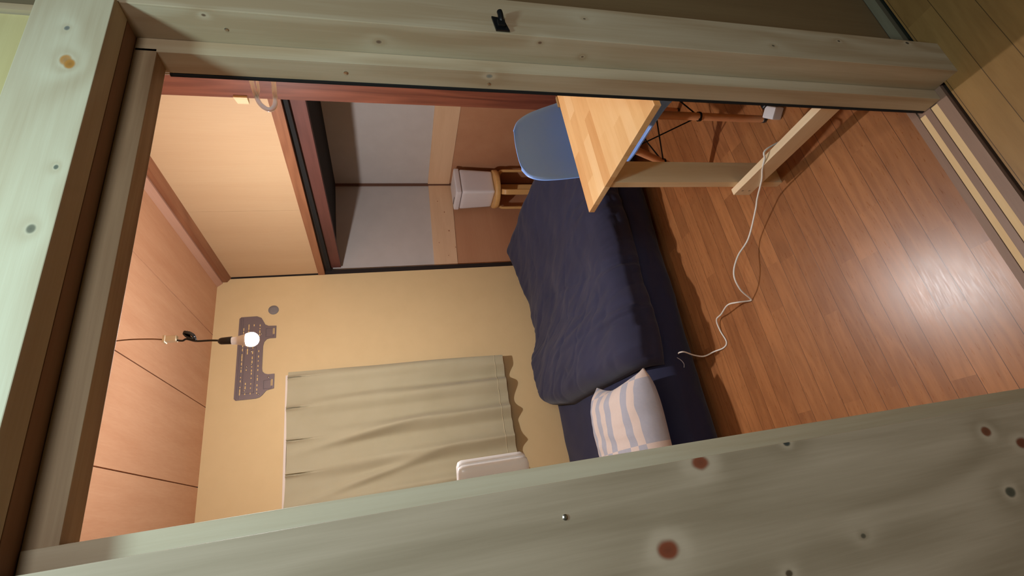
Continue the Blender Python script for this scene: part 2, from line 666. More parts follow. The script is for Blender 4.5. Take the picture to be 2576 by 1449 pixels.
def thing(name, loc, label, cat, group=None):
    o = bpy.data.objects.new(name, None)
    o.empty_display_size = .05
    o.location = loc
    C.objects.link(o)
    return tag(o, label, cat, group)


def struct(name, bm, mat, label=None, smooth=False):
    o = obj(name, bm, mat, smooth=smooth)
    o['kind'] = 'structure'
    if label:
        o['label'] = label
    return o


def screw(p, n, r=.0035, parent=None):
    bm = nb()
    ax = {'x': 'x', 'y': 'y'}[n]
    lathe(bm, [(r * .3, -.0022), (r, -.0012), (r * .98, .0006), (r * .3, .0006)] if False else [(r, .002), (r, -.0006), (r * .45, -.0012)], p, 14, ax)
    return obj('screw', bm, M['steel'], parent, label='small zinc screw head')


YW = 3.60      # far wall
XR = 1.90      # right wall plane with the closet opening
ZC = 2.69      # ceiling
XL = -1.70

# ================================================================ structure
# floors
bm = nb(); box(bm, (XL, .757, -.05), (XR, YW, 0))
struct('floor', bm, M['floor'], 'brown oak floorboards of the room')
bm = nb(); box(bm, (-1.6, -1.6, -.05), (2.6, .651, .001))
struct('floor_hall', bm, M['hall_floor'], 'floorboards of the hall outside the doorway')
bm = nb(); box(bm, (-1.6, .651, -.05), (2.6, .668, -.03))
struct('floor_gap', bm, M['darkgap'], 'dark gap between hall floor and door sill')

# threshold with two rail grooves
prof = [(.664, -.04), (.664, .0), (.691, .0), (.691, -.0035), (.710, -.0035), (.710, .0), (.727, .0), (.727, -.0035), (.744, -.0035), (.744, .0), (.762, .001), (.762, -.04)]
bm = nb()
a = [bm.verts.new((-.60, y, z)) for y, z in prof]
b = [bm.verts.new((.86, y, z)) for y, z in prof]
for i in range(len(prof)):
    j = (i + 1) % len(prof)
    bm.faces.new((a[i], a[j], b[j], b[i]))
bm.faces.new(a[::-1]); bm.faces.new(b)
sill = struct('trim_1', bm, wood('sill timber', (150, 118, 98), (124, 94, 78), 'x', 1.0, rough=.45, contrast=.3, seed=1.1), 'grey brown door sill with two sliding grooves')
for y0, y1 in ((.6915, .7085), (.7275, .7425)):
    bm = nb(); box(bm, (-.55, y0, -.0036), (.805 if y0 < .7 else .80, y1, -.0012))
    obj('rail', bm, M['frame_pine_x'] if 'frame_pine_x' in M else wood('pale rail strip', (226, 190, 142), (210, 168, 116), 'x', 1, contrast=.3, seed=.4), sill, label='pale wooden rail strip in the sill')

# hall floor level strip right of the post + panel wall of the hall
bm = nb(); box(bm, (.946, .667, -.04), (2.6, .69, .003))
struct('baseboard_hall', bm, wood('dull strip', (124, 114, 92), (104, 94, 74), 'x', 1, contrast=.3, seed=.3), 'pale strip under the hall panel wall')
bm = nb(); box(bm, (.946, .692, 0), (2.6, .72, 2.6))
struct('wall_hall_right', bm, wood('dim brown panel', (138, 112, 78), (116, 90, 60), 'z', .5, rough=.6, contrast=.3, seed=4.9))
bm = nb(); box(bm, (-1.6, .655, 1.99), (.846, .70, 2.6))
struct('wall_hall_above', bm, wood('pale panel above lintel', (206, 190, 138), (184, 164, 112), 'x', .7, rough=.6, contrast=.7, seed=2.2), 'pale wooden panel above the lintel')
bm = nb(); box(bm, (.849, .648, 1.99), (.863, .70, 2.6))
struct('trim_2', bm, M['pine_post'], 'narrow pale upright above the lintel')
bm = nb(); box(bm, (.863, .66, 1.99), (.946, .70, 2.6))
struct('trim_3', bm, wood('brown upright', (126, 110, 84), (104, 88, 66), 'z', 1, contrast=.3, seed=.7), 'grey brown upright above the lintel')

# hall enclosure behind the photographer
bm = nb(); box(bm, (-1.65, -1.6, 0), (-1.6, .66, 2.6)); struct('wall_hall_left', bm, M['hallwall'])
bm = nb(); box(bm, (2.6, -1.6, 0), (2.65, .69, 2.6)); struct('wall_hall_far', bm, M['hallwall'])
bm = nb(); box(bm, (-1.6, -1.65, 0), (2.6, -1.6, 2.6)); struct('wall_hall_back', bm, M['hallwall'])
bm = nb(); box(bm, (-1.6, -1.6, 2.6), (2.6, .70, 2.65)); struct('ceiling_hall', bm, M['hallwall'])

# left board of the doorway (flush with the lintel) and its jamb
bm = nb(); box(bm, (-.60, .605, .0), (.018, .645, 1.886), .0015)
bl = struct('wall_hall_front', bm, M['board_left'], 'broad knotty pine board left of the doorway')
for px, pz in ((-.0215, 1.307),):
    screw((px, .6045, pz), 'y', .0035, bl)
bm = nb(); box(bm, (-.60, .676, .0), (.043, .716, 1.886), .001)
struct('trim_4', bm, M['pine_post'], 'pale inner jamb on the left of the doorway')

# lintel
bm = nb(); box(bm, (-.60, .605, 1.887), (.8405, .645, 1.988), .0012)
ln = struct('trim_5', bm, M['pine_lintel'], 'pale green grey pine lintel over the doorway')
bm = nb(); box(bm, (-.60, .6475, 1.888), (.8405, .69, 1.988), .001)
struct('trim_6', bm, M['pine_under'], 'brown board under the lintel')
bm = nb(); box(bm, (-.60, .678, 1.853), (.815, .716, 1.887), .001)
struct('trim_7', bm, M['pine_kamoi'], 'grey grooved track beam over the doorway')
bm = nb(); box(bm, (-.60, .69, 1.887), (.8405, .757, 1.99))
struct('trim_8', bm, M['darkgap'])

# right post and jamb
bm = nb(); box(bm, (.841, .614, .0), (.946, .757, 2.0), .0015)
rp = struct('trim_9', bm, M['pine_post'], 'pale pine post on the right of the doorway')
bm = nb(); box(bm, (.808, .678, .0), (.8405, .7225, 1.887), .0012)
rj = struct('trim_10', bm, M['pine_post'], 'pale inner jamb on the right of the doorway')
screw((.8072, .708, 1.26), 'x', .0032, rj)
screw((.8072, .700, 1.545), 'x', .0036, rj)
screw((.8405, .650, 1.74), 'x', .0032, rp)

bm = nb(); box(bm, (.8062, .7235, .004), (.840, .729, 1.850))  # thin near-black strip along the rear edge of the jamb
struct('trim_21', bm, M['darkgap'], 'thin dark strip on the back of the right jamb')

# room walls
def wall(name, a, b, mat, label=None):
    bm = nb(); box(bm, a, b)
    return struct(name, bm, mat, label)

wall('wall_back', (XL, YW, 0), (XR - .004, YW + .06, ZC), M['wallpaper'], 'cream papered wall behind the bed')
wall('wall_left', (XL - .05, .72, 0), (XL, YW + .06, ZC), M['wallpaper'])
wall('wall_front_left', (XL, .717, 0), (-.60, .757, ZC), M['wallpaper'])
wall('wall_front_upper', (-.60, .717, 1.99), (.946, .757, ZC), M['wallpaper'])
wall('wall_front_inner', (-.60, .717, 0), (.040, .757, 1.99), M['wallpaper'])
wall('wall_front_right', (.946, .72, 0), (XR, .757, ZC), M['wallpaper'])
wall('wall_right', (XR, .72, 0), (XR + .04, 1.69, ZC), M['wallpaper'])
# ceiling with three visible seams
bm = nb()
edges = [XL, -1.592, -1.085, -.578, -.071, .433, .935, 1.454, XR + .02]
for i in range(len(edges) - 1):
    box(bm, (edges[i] + .003, .72, ZC), (edges[i + 1] - .003, YW, ZC + .02))
ce = struct('ceiling', bm, M['ceiling'], 'salmon veneer ceiling boards')
bm = nb(); box(bm, (XL, .72, ZC + .012), (XR + .02, YW, ZC + .03)); struct('ceiling_backing', bm, plain('seam shade', (84, 44, 22), .9))
# mouldings at the top of the closet wall
bm = nb()
hull8(bm, [(XR - .030, 1.69, 2.625), (XR + .004, 1.69, 2.600), (XR + .004, YW, 2.600), (XR - .030, YW, 2.625),
           (XR - .030, 1.69, 2.655), (XR + .004, 1.69, 2.655), (XR + .004, YW, 2.655), (XR - .030, YW, 2.655)], .001)
struct('trim_11', bm, M['redbeam'], 'brown moulding above the closet panels')
bm = nb(); hull8(bm, [(XR - .040, 1.69, 2.656), (XR + .004, 1.69, 2.656), (XR + .004, YW, 2.656), (XR - .040, YW, 2.656),
           (XR - .066, 1.69, ZC), (XR + .004, 1.69, ZC), (XR + .004, YW, ZC), (XR - .066, YW, ZC)])
struct('trim_20', bm, wood('pinkish cove strip', (190, 146, 124), (172, 128, 106), 'y', 1, contrast=.2, seed=.2), 'pinkish cove strip between ceiling and brown moulding')
# panels above the closet, slightly settled
def quadboard(name, x0, x1, pts, mat, label=None, bev=0):
    """pts: (y, z) four corners going round"""
    bm = nb()
    hull8(bm, [(x0, y, z) for y, z in pts] + [(x1, y, z) for y, z in pts], bev)
    return struct(name, bm, mat, label)

quadboard('wall_right_upper', XR + .004, XR + .03, [(1.75, 1.94), (2.727, 1.94), (2.727, 2.66), (1.75, 2.66)], M['panel'], 'cream plywood panel above the closet, nearer one')
quadboard('wall_right_upper_far', XR + .005, XR + .031, [(2.730, 1.94), (YW - .012, 1.945), (YW - .012, 2.66), (2.730, 2.66)], M['panel'], 'cream plywood panel above the closet, farther one')
wall('wall_right_core', (XR + .032, 1.70, 1.91), (XR + .05, YW, ZC), M['dark'])
# closet header beam
bm = nb()
hull8(bm, [(XR - .006, 1.70, 1.909), (XR + .024, 1.70, 1.909), (XR + .024, YW, 1.933), (XR - .006, YW, 1.933),
           (XR - .006, 1.70, 1.966), (XR + .024, 1.70, 1.966), (XR + .024, YW, 1.982), (XR - .006, YW, 1.982)], .001)
struct('trim_12', bm, M['redbeam'], 'brown header beam over the closet opening')
bm = nb()
hull8(bm, [(XR + .055, 1.70, 1.812), (XR + .095, 1.70, 1.812), (XR + .095, YW, 1.812), (XR + .055, YW, 1.812),
           (XR + .055, 1.70, 1.886), (XR + .095, 1.70, 1.886), (XR + .095, YW, 1.896), (XR + .055, YW, 1.896)], .001)
struct('trim_13', bm, wood('dark red inner beam', (104, 62, 54), (78, 44, 38), 'y', 1, contrast=.5, seed=3.4), 'dark red brown inner beam of the closet')
wall('trim_14', (XR + .025, 1.70, 1.887), (XR + .10, YW, 1.908), M['darkgap'])  # black filler, paints in the shade between header and inner beam
# closet shell
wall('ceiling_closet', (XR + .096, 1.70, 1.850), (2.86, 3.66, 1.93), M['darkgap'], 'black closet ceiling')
bm = nb(); box(bm, (2.82, 1.70, .846), (2.86, 3.7, 1.90)); struct('wall_closet_back', bm, M['closet_white'], 'white board lining of the closet, long side')
bm = nb(); box(bm, (XR + .037, 3.65, .872), (2.819, 3.69, 1.90)); struct('wall_closet_far', bm, M['closet_white'], 'white board lining of the closet, far end')
bm = nb(); box(bm, (2.812, 1.70, .842), (2.86, 3.70, 1.04)); struct('trim_15', bm, M['ply_strip'].copy() if False else wood('pale plywood strip side', (226, 192, 158), (206, 166, 130), 'y', .8, contrast=.3, seed=2.9, bump=.04), 'pale plywood strip along the closet wall')
bm = nb()
hull8(bm, [(XR + .03, 3.642, .862), (2.800, 3.642, .824), (2.800, 3.70, .824), (XR + .03, 3.70, .862),
           (XR + .03, 3.642, 1.062), (2.800, 3.642, 1.036), (2.800, 3.70, 1.036), (XR + .03, 3.70, 1.062)])
struct('trim_16', bm, M['ply_strip'], 'pale plywood strip across the far end of the closet')
wall('trim_17', (2.796, 3.638, .0), (2.822, 3.66, 1.90), wood('brown corner batten', (118, 84, 68), (96, 64, 50), 'z', 1, contrast=.3), 'brown batten in the closet corner')
wall('wall_closet_lower', (2.818, 1.70, 0), (2.86, 3.7, .845), M['closet_brown'], 'brown plywood lower closet wall, long side')
wall('wall_closet_lower_far', (XR + .03, 3.648, 0), (2.82, 3.7, .87), M['closet_brown'], 'brown plywood lower closet wall, far end')
wall('floor_closet', (XR, 1.70, -.05), (2.86, 3.7, .0), M['closet_lino'], 'brown closet floor')
wall('wall_closet_near', (XR + .04, 1.66, 0), (2.86, 1.70, 1.93), M['closet_brown'])
wall('trim_18', (XR - .002, YW + .002, 0), (XR + .036, 3.70, ZC), M['dark'], 'black post where wall and closet meet')
wall('trim_19', (XR - .018, 1.69, 0), (XR + .08, 1.803, ZC), M['redwood'], 'red brown closet post beside the doorway')

# window behind the curtain
bm = nb(); box(bm, (-.50, YW - .03, .80), (1.0, YW - .001, 2.12)); struct('window_1', bm, M['white_plastic'], 'white window frame behind the curtain')

# small wooden stopper on the panel
bm = nb(); hull8(bm, [(XR - .002, 1.79, 2.045), (XR - .030, 1.79, 2.045), (XR - .012, 1.846, 2.05), (XR - .002, 1.846, 2.05),
                      (XR - .002, 1.79, 2.103), (XR - .030, 1.79, 2.103), (XR - .012, 1.846, 2.098), (XR - .002, 1.846, 2.098)], .001)
tag(obj('wooden_block', bm, M['frame_pine'], loc=(XR, 1.82, 2.05)), 'small pale wooden block fixed to the cream panel beside the red brown post', 'block')

# ================================================================ pendant bulb
t = thing('pendant_lamp', (BULB.x, BULB.y, ZC), 'lit white bulb hanging on a cord from the ceiling in front of the wall plate', 'lamp')
bm = nb(); lathe(bm, [(.004, 0), (.03, -.002), (.032, -.02), (.02, -.03), (.004, -.03)], (BULB.x + .03, BULB.y, ZC), 24)
obj('ceiling_rose', bm, M['warmwhite'], t, smooth=True, angle=40)
bm = nb(); tube(bm, [(BULB.x + .03, BULB.y, ZC - .03), (BULB.x + .040, BULB.y, 2.52), (BULB.x + .036, BULB.y, 2.43), (BULB.x + .030, BULB.y, 2.386)], .0028, 8, smooth=6)
obj('upper_cord', bm, M['tan_cord'], t, smooth=True)
bm = nb(); box(bm, (BULB.x + .017, BULB.y - .012, 2.330), (BULB.x + .041, BULB.y + .012, 2.376), .003)
box(bm, (BULB.x + .013, BULB.y - .014, 2.370), (BULB.x + .043, BULB.y + .014, 2.380), .002)
obj('connector', bm, M['warmwhite'], t)
bm = nb(); tube(bm, [(BULB.x + .022, BULB.y, 2.332), (BULB.x + .018, BULB.y, 2.31), (BULB.x + .024, BULB.y, 2.296), (BULB.x + .012, BULB.y, 2.26), (BULB.x + .010, BULB.y, 2.21), (BULB.x + .006, BULB.y, 2.17)], .0042, 8, smooth=6)
obj('lower_cord', bm, M['black'], t, smooth=True)
bm = nb()
for k in range(5):
    a = -.5 + k * .22
    c0 = Vector((BULB.x + .018, BULB.y, 2.262))
    dx, dz = math.sin(.75 + a * .35), math.cos(.75 + a * .35)
    L = .062 - .004 * abs(k - 2)
    sx, sz = dz * .008, -dx * .008
    y = (k - 2) * .0045
    tube(bm, [c0 + Vector((0, y * .4, 0)), c0 + Vector((dx * L * .5 + sx, y, dz * L * .5 + sz)), c0 + Vector((dx * L, y, dz * L)),
              c0 + Vector((dx * L * .5 - sx, y, dz * L * .5 - sz)), c0 + Vector((0, y * .4 + .002, 0))], .0032, 6, smooth=5)
tube(bm, [c0 + Vector((.008, -.008, .010)), c0 + Vector((.016, 0, .004)), c0 + Vector((.010, .008, .010)), c0 + Vector((.002, 0, .016)), c0 + Vector((.008, -.008, .010))], .0035, 6, smooth=4)
obj('cord_bundle', bm, M['black'], t, smooth=True)
bm = nb(); lathe(bm, [(.006, 2.178), (.0125, 2.172), (.0145, 2.165), (.0165, 2.128), (.0165, 2.126), (.004, 2.126)], (BULB.x + .003, BULB.y, 0), 24)
obj('socket', bm, M['black'], t, smooth=True, angle=40)
bm = nb(); lathe(bm, [(.004, 2.128), (.0155, 2.126), (.0165, 2.112), (.019, 2.100), (.0235, 2.082), (.0265, 2.0698), (.0255, 2.0685), (.006, 2.0685)], (BULB.x, BULB.y, 0), 24)
obj('bulb_base', bm, plain('white bulb base', (226, 222, 220), .4), t, smooth=True, angle=40)
bm = nb()
prof = [(.004, .0385)]
for k in range(13):
    a = math.radians(50 + k * (130 - 0) / 12)
    prof.append((.0300 * math.sin(a) if k < 12 else .002, .0300 * math.cos(a)))
prof[0] = (.006, .0335)
lathe(bm, [(.012, .0158), (.025, .0158)] + [(max(.001, .0305 * math.sin(math.radians(q))), .0305 * math.cos(math.radians(q))) for q in (60, 75, 90, 105, 120, 135, 150, 165, 178)], BULB, 20)
obj('bulb_globe', bm, M['bulb'], t, smooth=True)

# ================================================================ air conditioner mounting plate
Yp = YW - .002
t = thing('wall_mounting_plate', (1.26, YW, 2.27), 'grey steel mounting plate screwed to the cream wall above the curtain', 'mounting plate')
def plate_outline():
    x0, x1, zt, zb, zl = .957, 1.572, 2.522, 2.355, 2.272
    def arc(cx, cz, r, a0, a1, n=6):
        return [(cx + r * math.cos(math.radians(a0 + (a1 - a0) * i / n)), cz + r * math.sin(math.radians(a0 + (a1 - a0) * i / n))) for i in range(n + 1)]
    p = [(x0 + .012, zt), (x0, zt - .012), (x0, zb + .03)]
    p += [(x0 + .006, zb + .006), (x0 + .02, zb - .01), (x0 + .05, zb - .035), (x0 + .06, zl)]
    p += [(x0 + .165, zl), (x0 + .165, zb - .04)] + [(x0 + .172, zb - .02), (x0 + .19, zb - .004), (x0 + .215, zb)]
    p += [(x1 - .235, zb), (x1 - .205, zb - .006), (x1 - .185, zb - .022), (x1 - .18, zb - .04), (x1 - .18, zl), (x1 - .085, zl)]
    p += [(x1 - .082, zb - .03), (x1 - .07, zb - .008), (x1 - .045, zb + .004), (x1 - .015, zb + .02), (x1, zb + .05), (x1, zt - .012), (x1 - .012, zt)]
    return p
bm = nb()
po = plate_outline()
f1 = [bm.verts.new((x, Yp - .006, z)) for x, z in po]
f2 = [bm.verts.new((x, Yp, z)) for x, z in po]
bm.faces.new(f1); bm.faces.new(f2[::-1])
for i in range(len(po)):
    j = (i + 1) % len(po)
    bm.faces.new((f1[i], f2[i], f2[j], f1[j]))
obj('plate', bm, M['galv'], t)
# pressed ribs
bm = nb()
def rib(x0, z0, x1, z1, w=.004, d=.004):
    box(bm, (min(x0, x1) - w / 2, Yp - .006 - d, min(z0, z1) - w / 2), (max(x0, x1) + w / 2, Yp - .0055, max(z0, z1) + w / 2), .0008, 1)
rib(.965, 2.508, 1.565, 2.508); rib(.965, 2.495, 1.565, 2.495, .003)
for x0, x1, z0, z1 in ((1.00, 1.33, 2.40, 2.475), (1.02, 1.08, 2.29, 2.34), (1.405, 1.47, 2.29, 2.34)):
    rib(x0, z0, x1, z0, .003); rib(x0, z1, x1, z1, .003); rib(x0, z0, x0, z1, .003); rib(x1, z0, x1, z1, .003)
obj('pressed_rib', bm, M['galv'], t)
# slots
bm = nb()
random.seed(3)
for zz in (2.485, 2.452, 2.418, 2.378):
    x = .99
    while x < 1.5:
        if random.random() < .75:
            L = random.choice((.008, .014, .02))
            box(bm, (x, Yp - .0075, zz), (x + L, Yp - .0058, zz + .006))
        x += random.choice((.022, .03, .04))
for x in (1.065, 1.45):
    box(bm, (x - .028, Yp - .0075, 2.283), (x + .018, Yp - .0058, 2.294))
obj('slot', bm, plain('wall showing in slots', (226, 194, 130), .8), t)['kind'] = 'stuff'
for px, pz in ((1.30, 2.43), (1.19, 2.455), (1.205, 2.425), (1.02, 2.46), (.985, 2.37), (1.43, 2.37), (1.10, 2.31)):
    bm = nb(); lathe(bm, [(.0065, .0), (.0065, -.0012), (.004, -.004), (.001, -.0045)], (px, Yp - .006, pz), 14, 'y')
    obj('screw', bm, M['steel'], t, label='bright screw head', smooth=True, angle=40)
# round cap next to the plate
bm = nb(); lathe(bm, [(.036, 0), (.036, -.004), (.031, -.008), (.012, -.0095), (.001, -.0085)], (1.617, YW, 2.297), 32, 'y')
tag(obj('round_cover', bm, M['grey_cap'], loc=(1.617, YW, 2.297), smooth=True, angle=40), 'round grey putty cap on the cream wall right of the mounting plate', 'cover')

# ================================================================ curtain
CT, CB, CX0, CX1 = 2.178, .650, -.62, 1.112
t = thing('curtain', (.3, YW - .03, CB), 'olive beige pleated curtain hanging over the window', 'curtain')
def cur(u, v, off=0.0):
    # u 0..1 left to right, v 0..1 top to bottom
    xr = CX1 - .045 * v
    x = CX0 + (xr - CX0) * u
    pit = .215
    ph = (CX1 - x) / pit
    fold = .5 + .5 * math.cos(2 * math.pi * (ph + .10 * math.sin(x * 3.1) - .25 + .16 * v * math.sin(4 * x)))
    fold2 = .5 + .5 * math.cos(2 * math.pi * (ph * 2.07 + .4 + .3 * v))
    amp = .010 + .060 * min(1, v * 1.5) ** .8
    y = YW - .036 - amp * (.78 * fold + .22 * fold2) - .012 * v
    # pinch pleats at the top
    fr = (ph - .22) % 1.0
    d = min(fr, 1 - fr)
    pin = math.exp(-(v / .085) ** 2)
    y -= .020 * pin * math.exp(-(d / .06) ** 2) - .030 * pin * math.exp(-((d - .0) / .012) ** 2)
    # long diagonal creases
    for cx, s, a in ((.60, .22, .034), (.30, .34, .030), (.88, .10, .012)):
        dd = (x - (cx + s * (v - .25))) / .03
        y -= a * math.exp(-dd * dd) * math.exp(-((v - .35) / .28) ** 2) * (1 if dd > 0 else 1)
    y += .006 * noise.noise(Vector((x * 6, v * 5, 3)))
    y = min(y, YW - .0345)
    z = CT - (CT - CB) * v - .010 * (1 - fold) * v - .012 * v * (u)
    z += .004 * math.sin(x * 9) * (1 - v)
    x += .012 * math.sin(2 * math.pi * ph * 2) * v * .5
    return Vector((x, y + off, z))
bm = nb()
slab(bm, 420, 90, lambda u, v: cur(u, v), lambda u, v: cur(u, v, .0025))
obj('cloth', bm, M['curtain'], t, smooth=True, angle=60)
bm = nb()
slab(bm, 200, 2, lambda u, v: cur(u, .955 + v * .003, -.0012), lambda u, v: cur(u, .955 + v * .003, .001))
obj('hem_stitching', bm, plain('pale hem thread', (196, 186, 154), .9), t, smooth=True)
bm = nb(); box(bm, (CX0, YW - .035, CT + .0), (CX1 - .02, YW - .022, CT + .016), .002)
obj('heading_tape', bm, plain('white curtain tape', (226, 212, 200), .7), t)

# ================================================================ bed
def F(x):
    return 1.975 + (1.47 - x) * .050

BX0, BX1, BY1, BH = 0.02, 1.96, 3.48, .31
def mfn(p):
    s = (p.y - 2.0) / (BY1 - 2.0)
    y0 = F(p.x)
    y = y0 + s * (BY1 - y0)
    n_ = .010 * noise.noise(Vector((p.x * 4, p.y * 4, p.z * 6))) + .004 * noise.noise(Vector((p.x * 14, p.y * 6, p.z * 20)))
    z = p.z
    k = max(0, min(1, (z - .10) / .15))
    z += k * (n_ + .010 * math.cos((s - .5) * 3))
    if s < .25:
        z -= k * .025 * (1 - s / .25)
    if s < .08:
        y -= .022 * math.sin(max(0, min(1, p.z / BH)) * math.pi) - n_ * 1.2
    return Vector((p.x, y, max(.001, z)))
t = thing('bed', (1.0, 2.75, 0), 'low bed mattress in a navy sheet on the floor against the cream wall', 'bed')
bm = nb(); rounded(bm, (BX0, 2.0, .001), (BX1, BY1, BH), .12, (110, 80, 20), mfn)
obj('mattress', bm, M['navy_m'], t, smooth=True)
bm = nb(); tube(bm, [(.515, F(.5) - .020, .155), (.50, F(.5) - .0235, .14), (.480, F(.5) - .0235, .13), (.463, F(.45) - .022, .133)], .0018, 6, smooth=3)
obj('care_tag', bm, plain('small white label tape', (170, 168, 176), .6), t)

# ---- duvet
def dleft(s):
    # x of the left edge as a function of position across (0 back .. 1 front)
    if s < .10:
        return .74 - (.74 - .60) * (s / .10)
    if s < .3:
        return .60 - .06 * (s - .10) / .20
    return .54 - .05 * (s - .3) / .7
def htop(x, y):
    """height of the duvet top over the floor"""
    b = max(0, (y - 2.0) / 1.5)
    h = .375 + .015 * math.sin(b * 3.1)
    # thick turned back part on the left
    k = 1 / (1 + math.exp((x - (1.05 - .22 * (1 - b))) / .03))
    h += .075 * k * (.55 + .45 * b)
    h -= .018 * math.exp(-((x - 1.16) / .10) ** 2) * b
    # bunched up at the foot
    h += .11 * max(0, min(1, (x - 1.45) / .5)) ** 1.3
    return h
NU, NV = 170, 150
BYD = 3.47
Lflat = 1.0
def dpath(x, s):
    """s 0 back edge .. 1 hanging front edge: returns top (y,z) and outward normal (ny,nz)"""
    y0 = F(x) - .005
    run = BYD - (y0 + .07)
    drop = .035 + .02 * noise.noise(Vector((x * 3, 7, 1)))
    arc = .07 * math.pi / 2
    tot = run + arc + drop
    d = s * tot
    zt = BH + .005
    if d < run:
        return BYD - d, zt, 0, 1
    d -= run
    if d < arc:
        a = d / .07
        return y0 + .07 - .07 * math.sin(a), zt - .07 + .07 * math.cos(a), -math.sin(a), math.cos(a)
    d -= arc
    return y0, zt - .07 - d, -1, 0
def dsurf(u, s, top):
    xl = dleft(s)
    x1 = 2.0
    x = xl + (x1 - xl) * u
    y, z, ny, nz = dpath(x, s)
    eu = min(u, 1 - u) * (x1 - xl)
    es = min(s, 1 - s) * 1.75
    e = min(1, max(0, eu / .10)) ; e2 = min(1, max(0, es / .10))
    prof = math.sqrt(max(0, 1 - (1 - e) ** 2)) * math.sqrt(max(0, 1 - (1 - e2) ** 2))
    if top:
        th = (htop(x, y) - BH) if nz > .5 else (htop(x, y) - BH) * .75
        th *= prof
        w1 = noise.noise(Vector((x * 3.0, y * 3.0 + z * 3, 0)))
        w2 = noise.noise(Vector((x * 10 + y * 5, y * 4 + z * 9, 2)))
        # radial tucks from the front edge
        fr = max(0, 1 - (1 - s) / .32)
        w5 = abs(noise.noise(Vector((x * 6 + y * 4, y * 1.6 - x * 2, 12))))
        w3 = math.sin(x * 46 + 9 * noise.noise(Vector((x * 5, s * 3, 5)))) * fr
        w4 = noise.noise(Vector((x * 34 + y * 8, y * 7 + z * 7, 8)))
        th += prof * (.020 * w1 + .009 * w2 + .009 * w3 + .0045 * w4 - .006 * max(0, 1 - w5 * 8) * (1 if x < 1.3 else .3))
        # creases running out of the fold
        xc = 1.12 - .62 * max(0, (3.3 - y) / 1.3) * .35
        for q, (cx, sl, am) in enumerate(((.86, -.10, .014), (.80, .02, .010), (1.22, .28, .012), (1.02, .30, .010))):
            dd = (x - (cx + sl * (y - 2.7))) / .018
            th -= prof * am * math.exp(-dd * dd) * max(0, 1 - abs(y - 2.55) / .62)
        th = max(th, .004)
    else:
        th = .001
    return Vector((x, y + ny * th, max(.012, z + nz * th)))
bm = nb()
slab(bm, NU, NV, lambda u, s: dsurf(u, s, True), lambda u, s: dsurf(u, s, False))
tag(obj('duvet', bm, M['navy'], loc=(1.2, 2.7, BH), smooth=True), 'puffy navy duvet spread over the right part of the bed', 'duvet')

# ---- pillow
PL, PW = .33, .275
def pil(u, v, top):
    a, b = u * 2 - 1, v * 2 - 1
    # pointed corners, curved sides
    x = PL * a * (1 - .15 * (1 - b * b) * a * a)
    y = PW * b * (1 - .14 * a * a * a * a)
    th = .100 * (max(0, (1 - a ** 4)) * max(0, (1 - b ** 4))) ** .55
    n_ = noise.noise(Vector((x * 9, y * 9, 1))) * .010 + noise.noise(Vector((x * 22, y * 8, 4))) * .006
    z = th + n_ * min(1, th * 20) if top else -th * .75
    return x, y, z + .004 * (1 if top else -1)
PC, PA = Vector((.165, 2.245, .392)), math.radians(-4)
def pilw(u, v, top):
    x, y, z = pil(u, v, top)
    X = x * math.cos(PA) - y * math.sin(PA)
    Y = x * math.sin(PA) + y * math.cos(PA)
    # sag over the front edge of the mattress
    z2 = z - .24 * max(0, -(Y) - .05) ** 1.2 
    # lower at right far corner
    return Vector((PC.x + X, PC.y + Y, max(BH + .012, PC.z + z2)))
bm = nb()
slab(bm, 60, 60, lambda u, v: pilw(u, v, True), lambda u, v: pilw(u, v, False))
tag(obj('pillow', bm, M['pillow'], loc=PC, smooth=True), 'cream and grey blue checked pillow at the head of the navy bed', 'pillow')

# ================================================================ fold-out table
TZ = .74
t = thing('table', (1.2, 1.13, 0), 'finger jointed pine table on plain pine legs behind the right door jamb', 'table')
bm = nb(); box(bm, (.94, .866, TZ - .022), (1.60, 1.388, TZ), .0015)
obj('tabletop', bm, M['laminate'], t)
bm = nb(); box(bm, (.947, 1.218, 0), (1.04, 1.246, TZ - .022), .0012)
obj('leg', bm, M['frame_pine'], t)
bm = nb(); box(bm, (1.50, 1.218, 0), (1.593, 1.246, TZ - .022), .0012)
obj('leg', bm, M['frame_pine'], t)
bm = nb(); box(bm, (1.50, .872, 0), (1.593, .900, TZ - .022), .0012)
obj('leg', bm, M['frame_pine'], t)
bm = nb(); box(bm, (.921, .762, .128), (.9468, 1.262, .200), .0012)
st = obj('stretcher', bm, M['frame_pine_y'], t, label='pale cross board low between the legs')
for z_ in (.150, .180):
    bm = nb(); lathe(bm, [(.0038, 0), (.0038, -.0006), (.001, -.001)], (.9206, 1.235, z_), 12, 'x')
    obj('screw', bm, M['steel'], st)
bm = nb(); box(bm, (1.470, 1.388, TZ - .014), (1.53, 1.392, TZ + .006), .0008); tube(bm, [(1.475, 1.393, TZ + .003), (1.525, 1.393, TZ + .003)], .004, 8)
obj('hinge', bm, M['steel'], t, label='small bright metal hinge on the far edge')

# ================================================================ chair
CXc = 1.465
t = thing('chair', (CXc, 1.36, 0), 'pale blue plastic shell chair with dowel legs behind the pine table', 'chair')
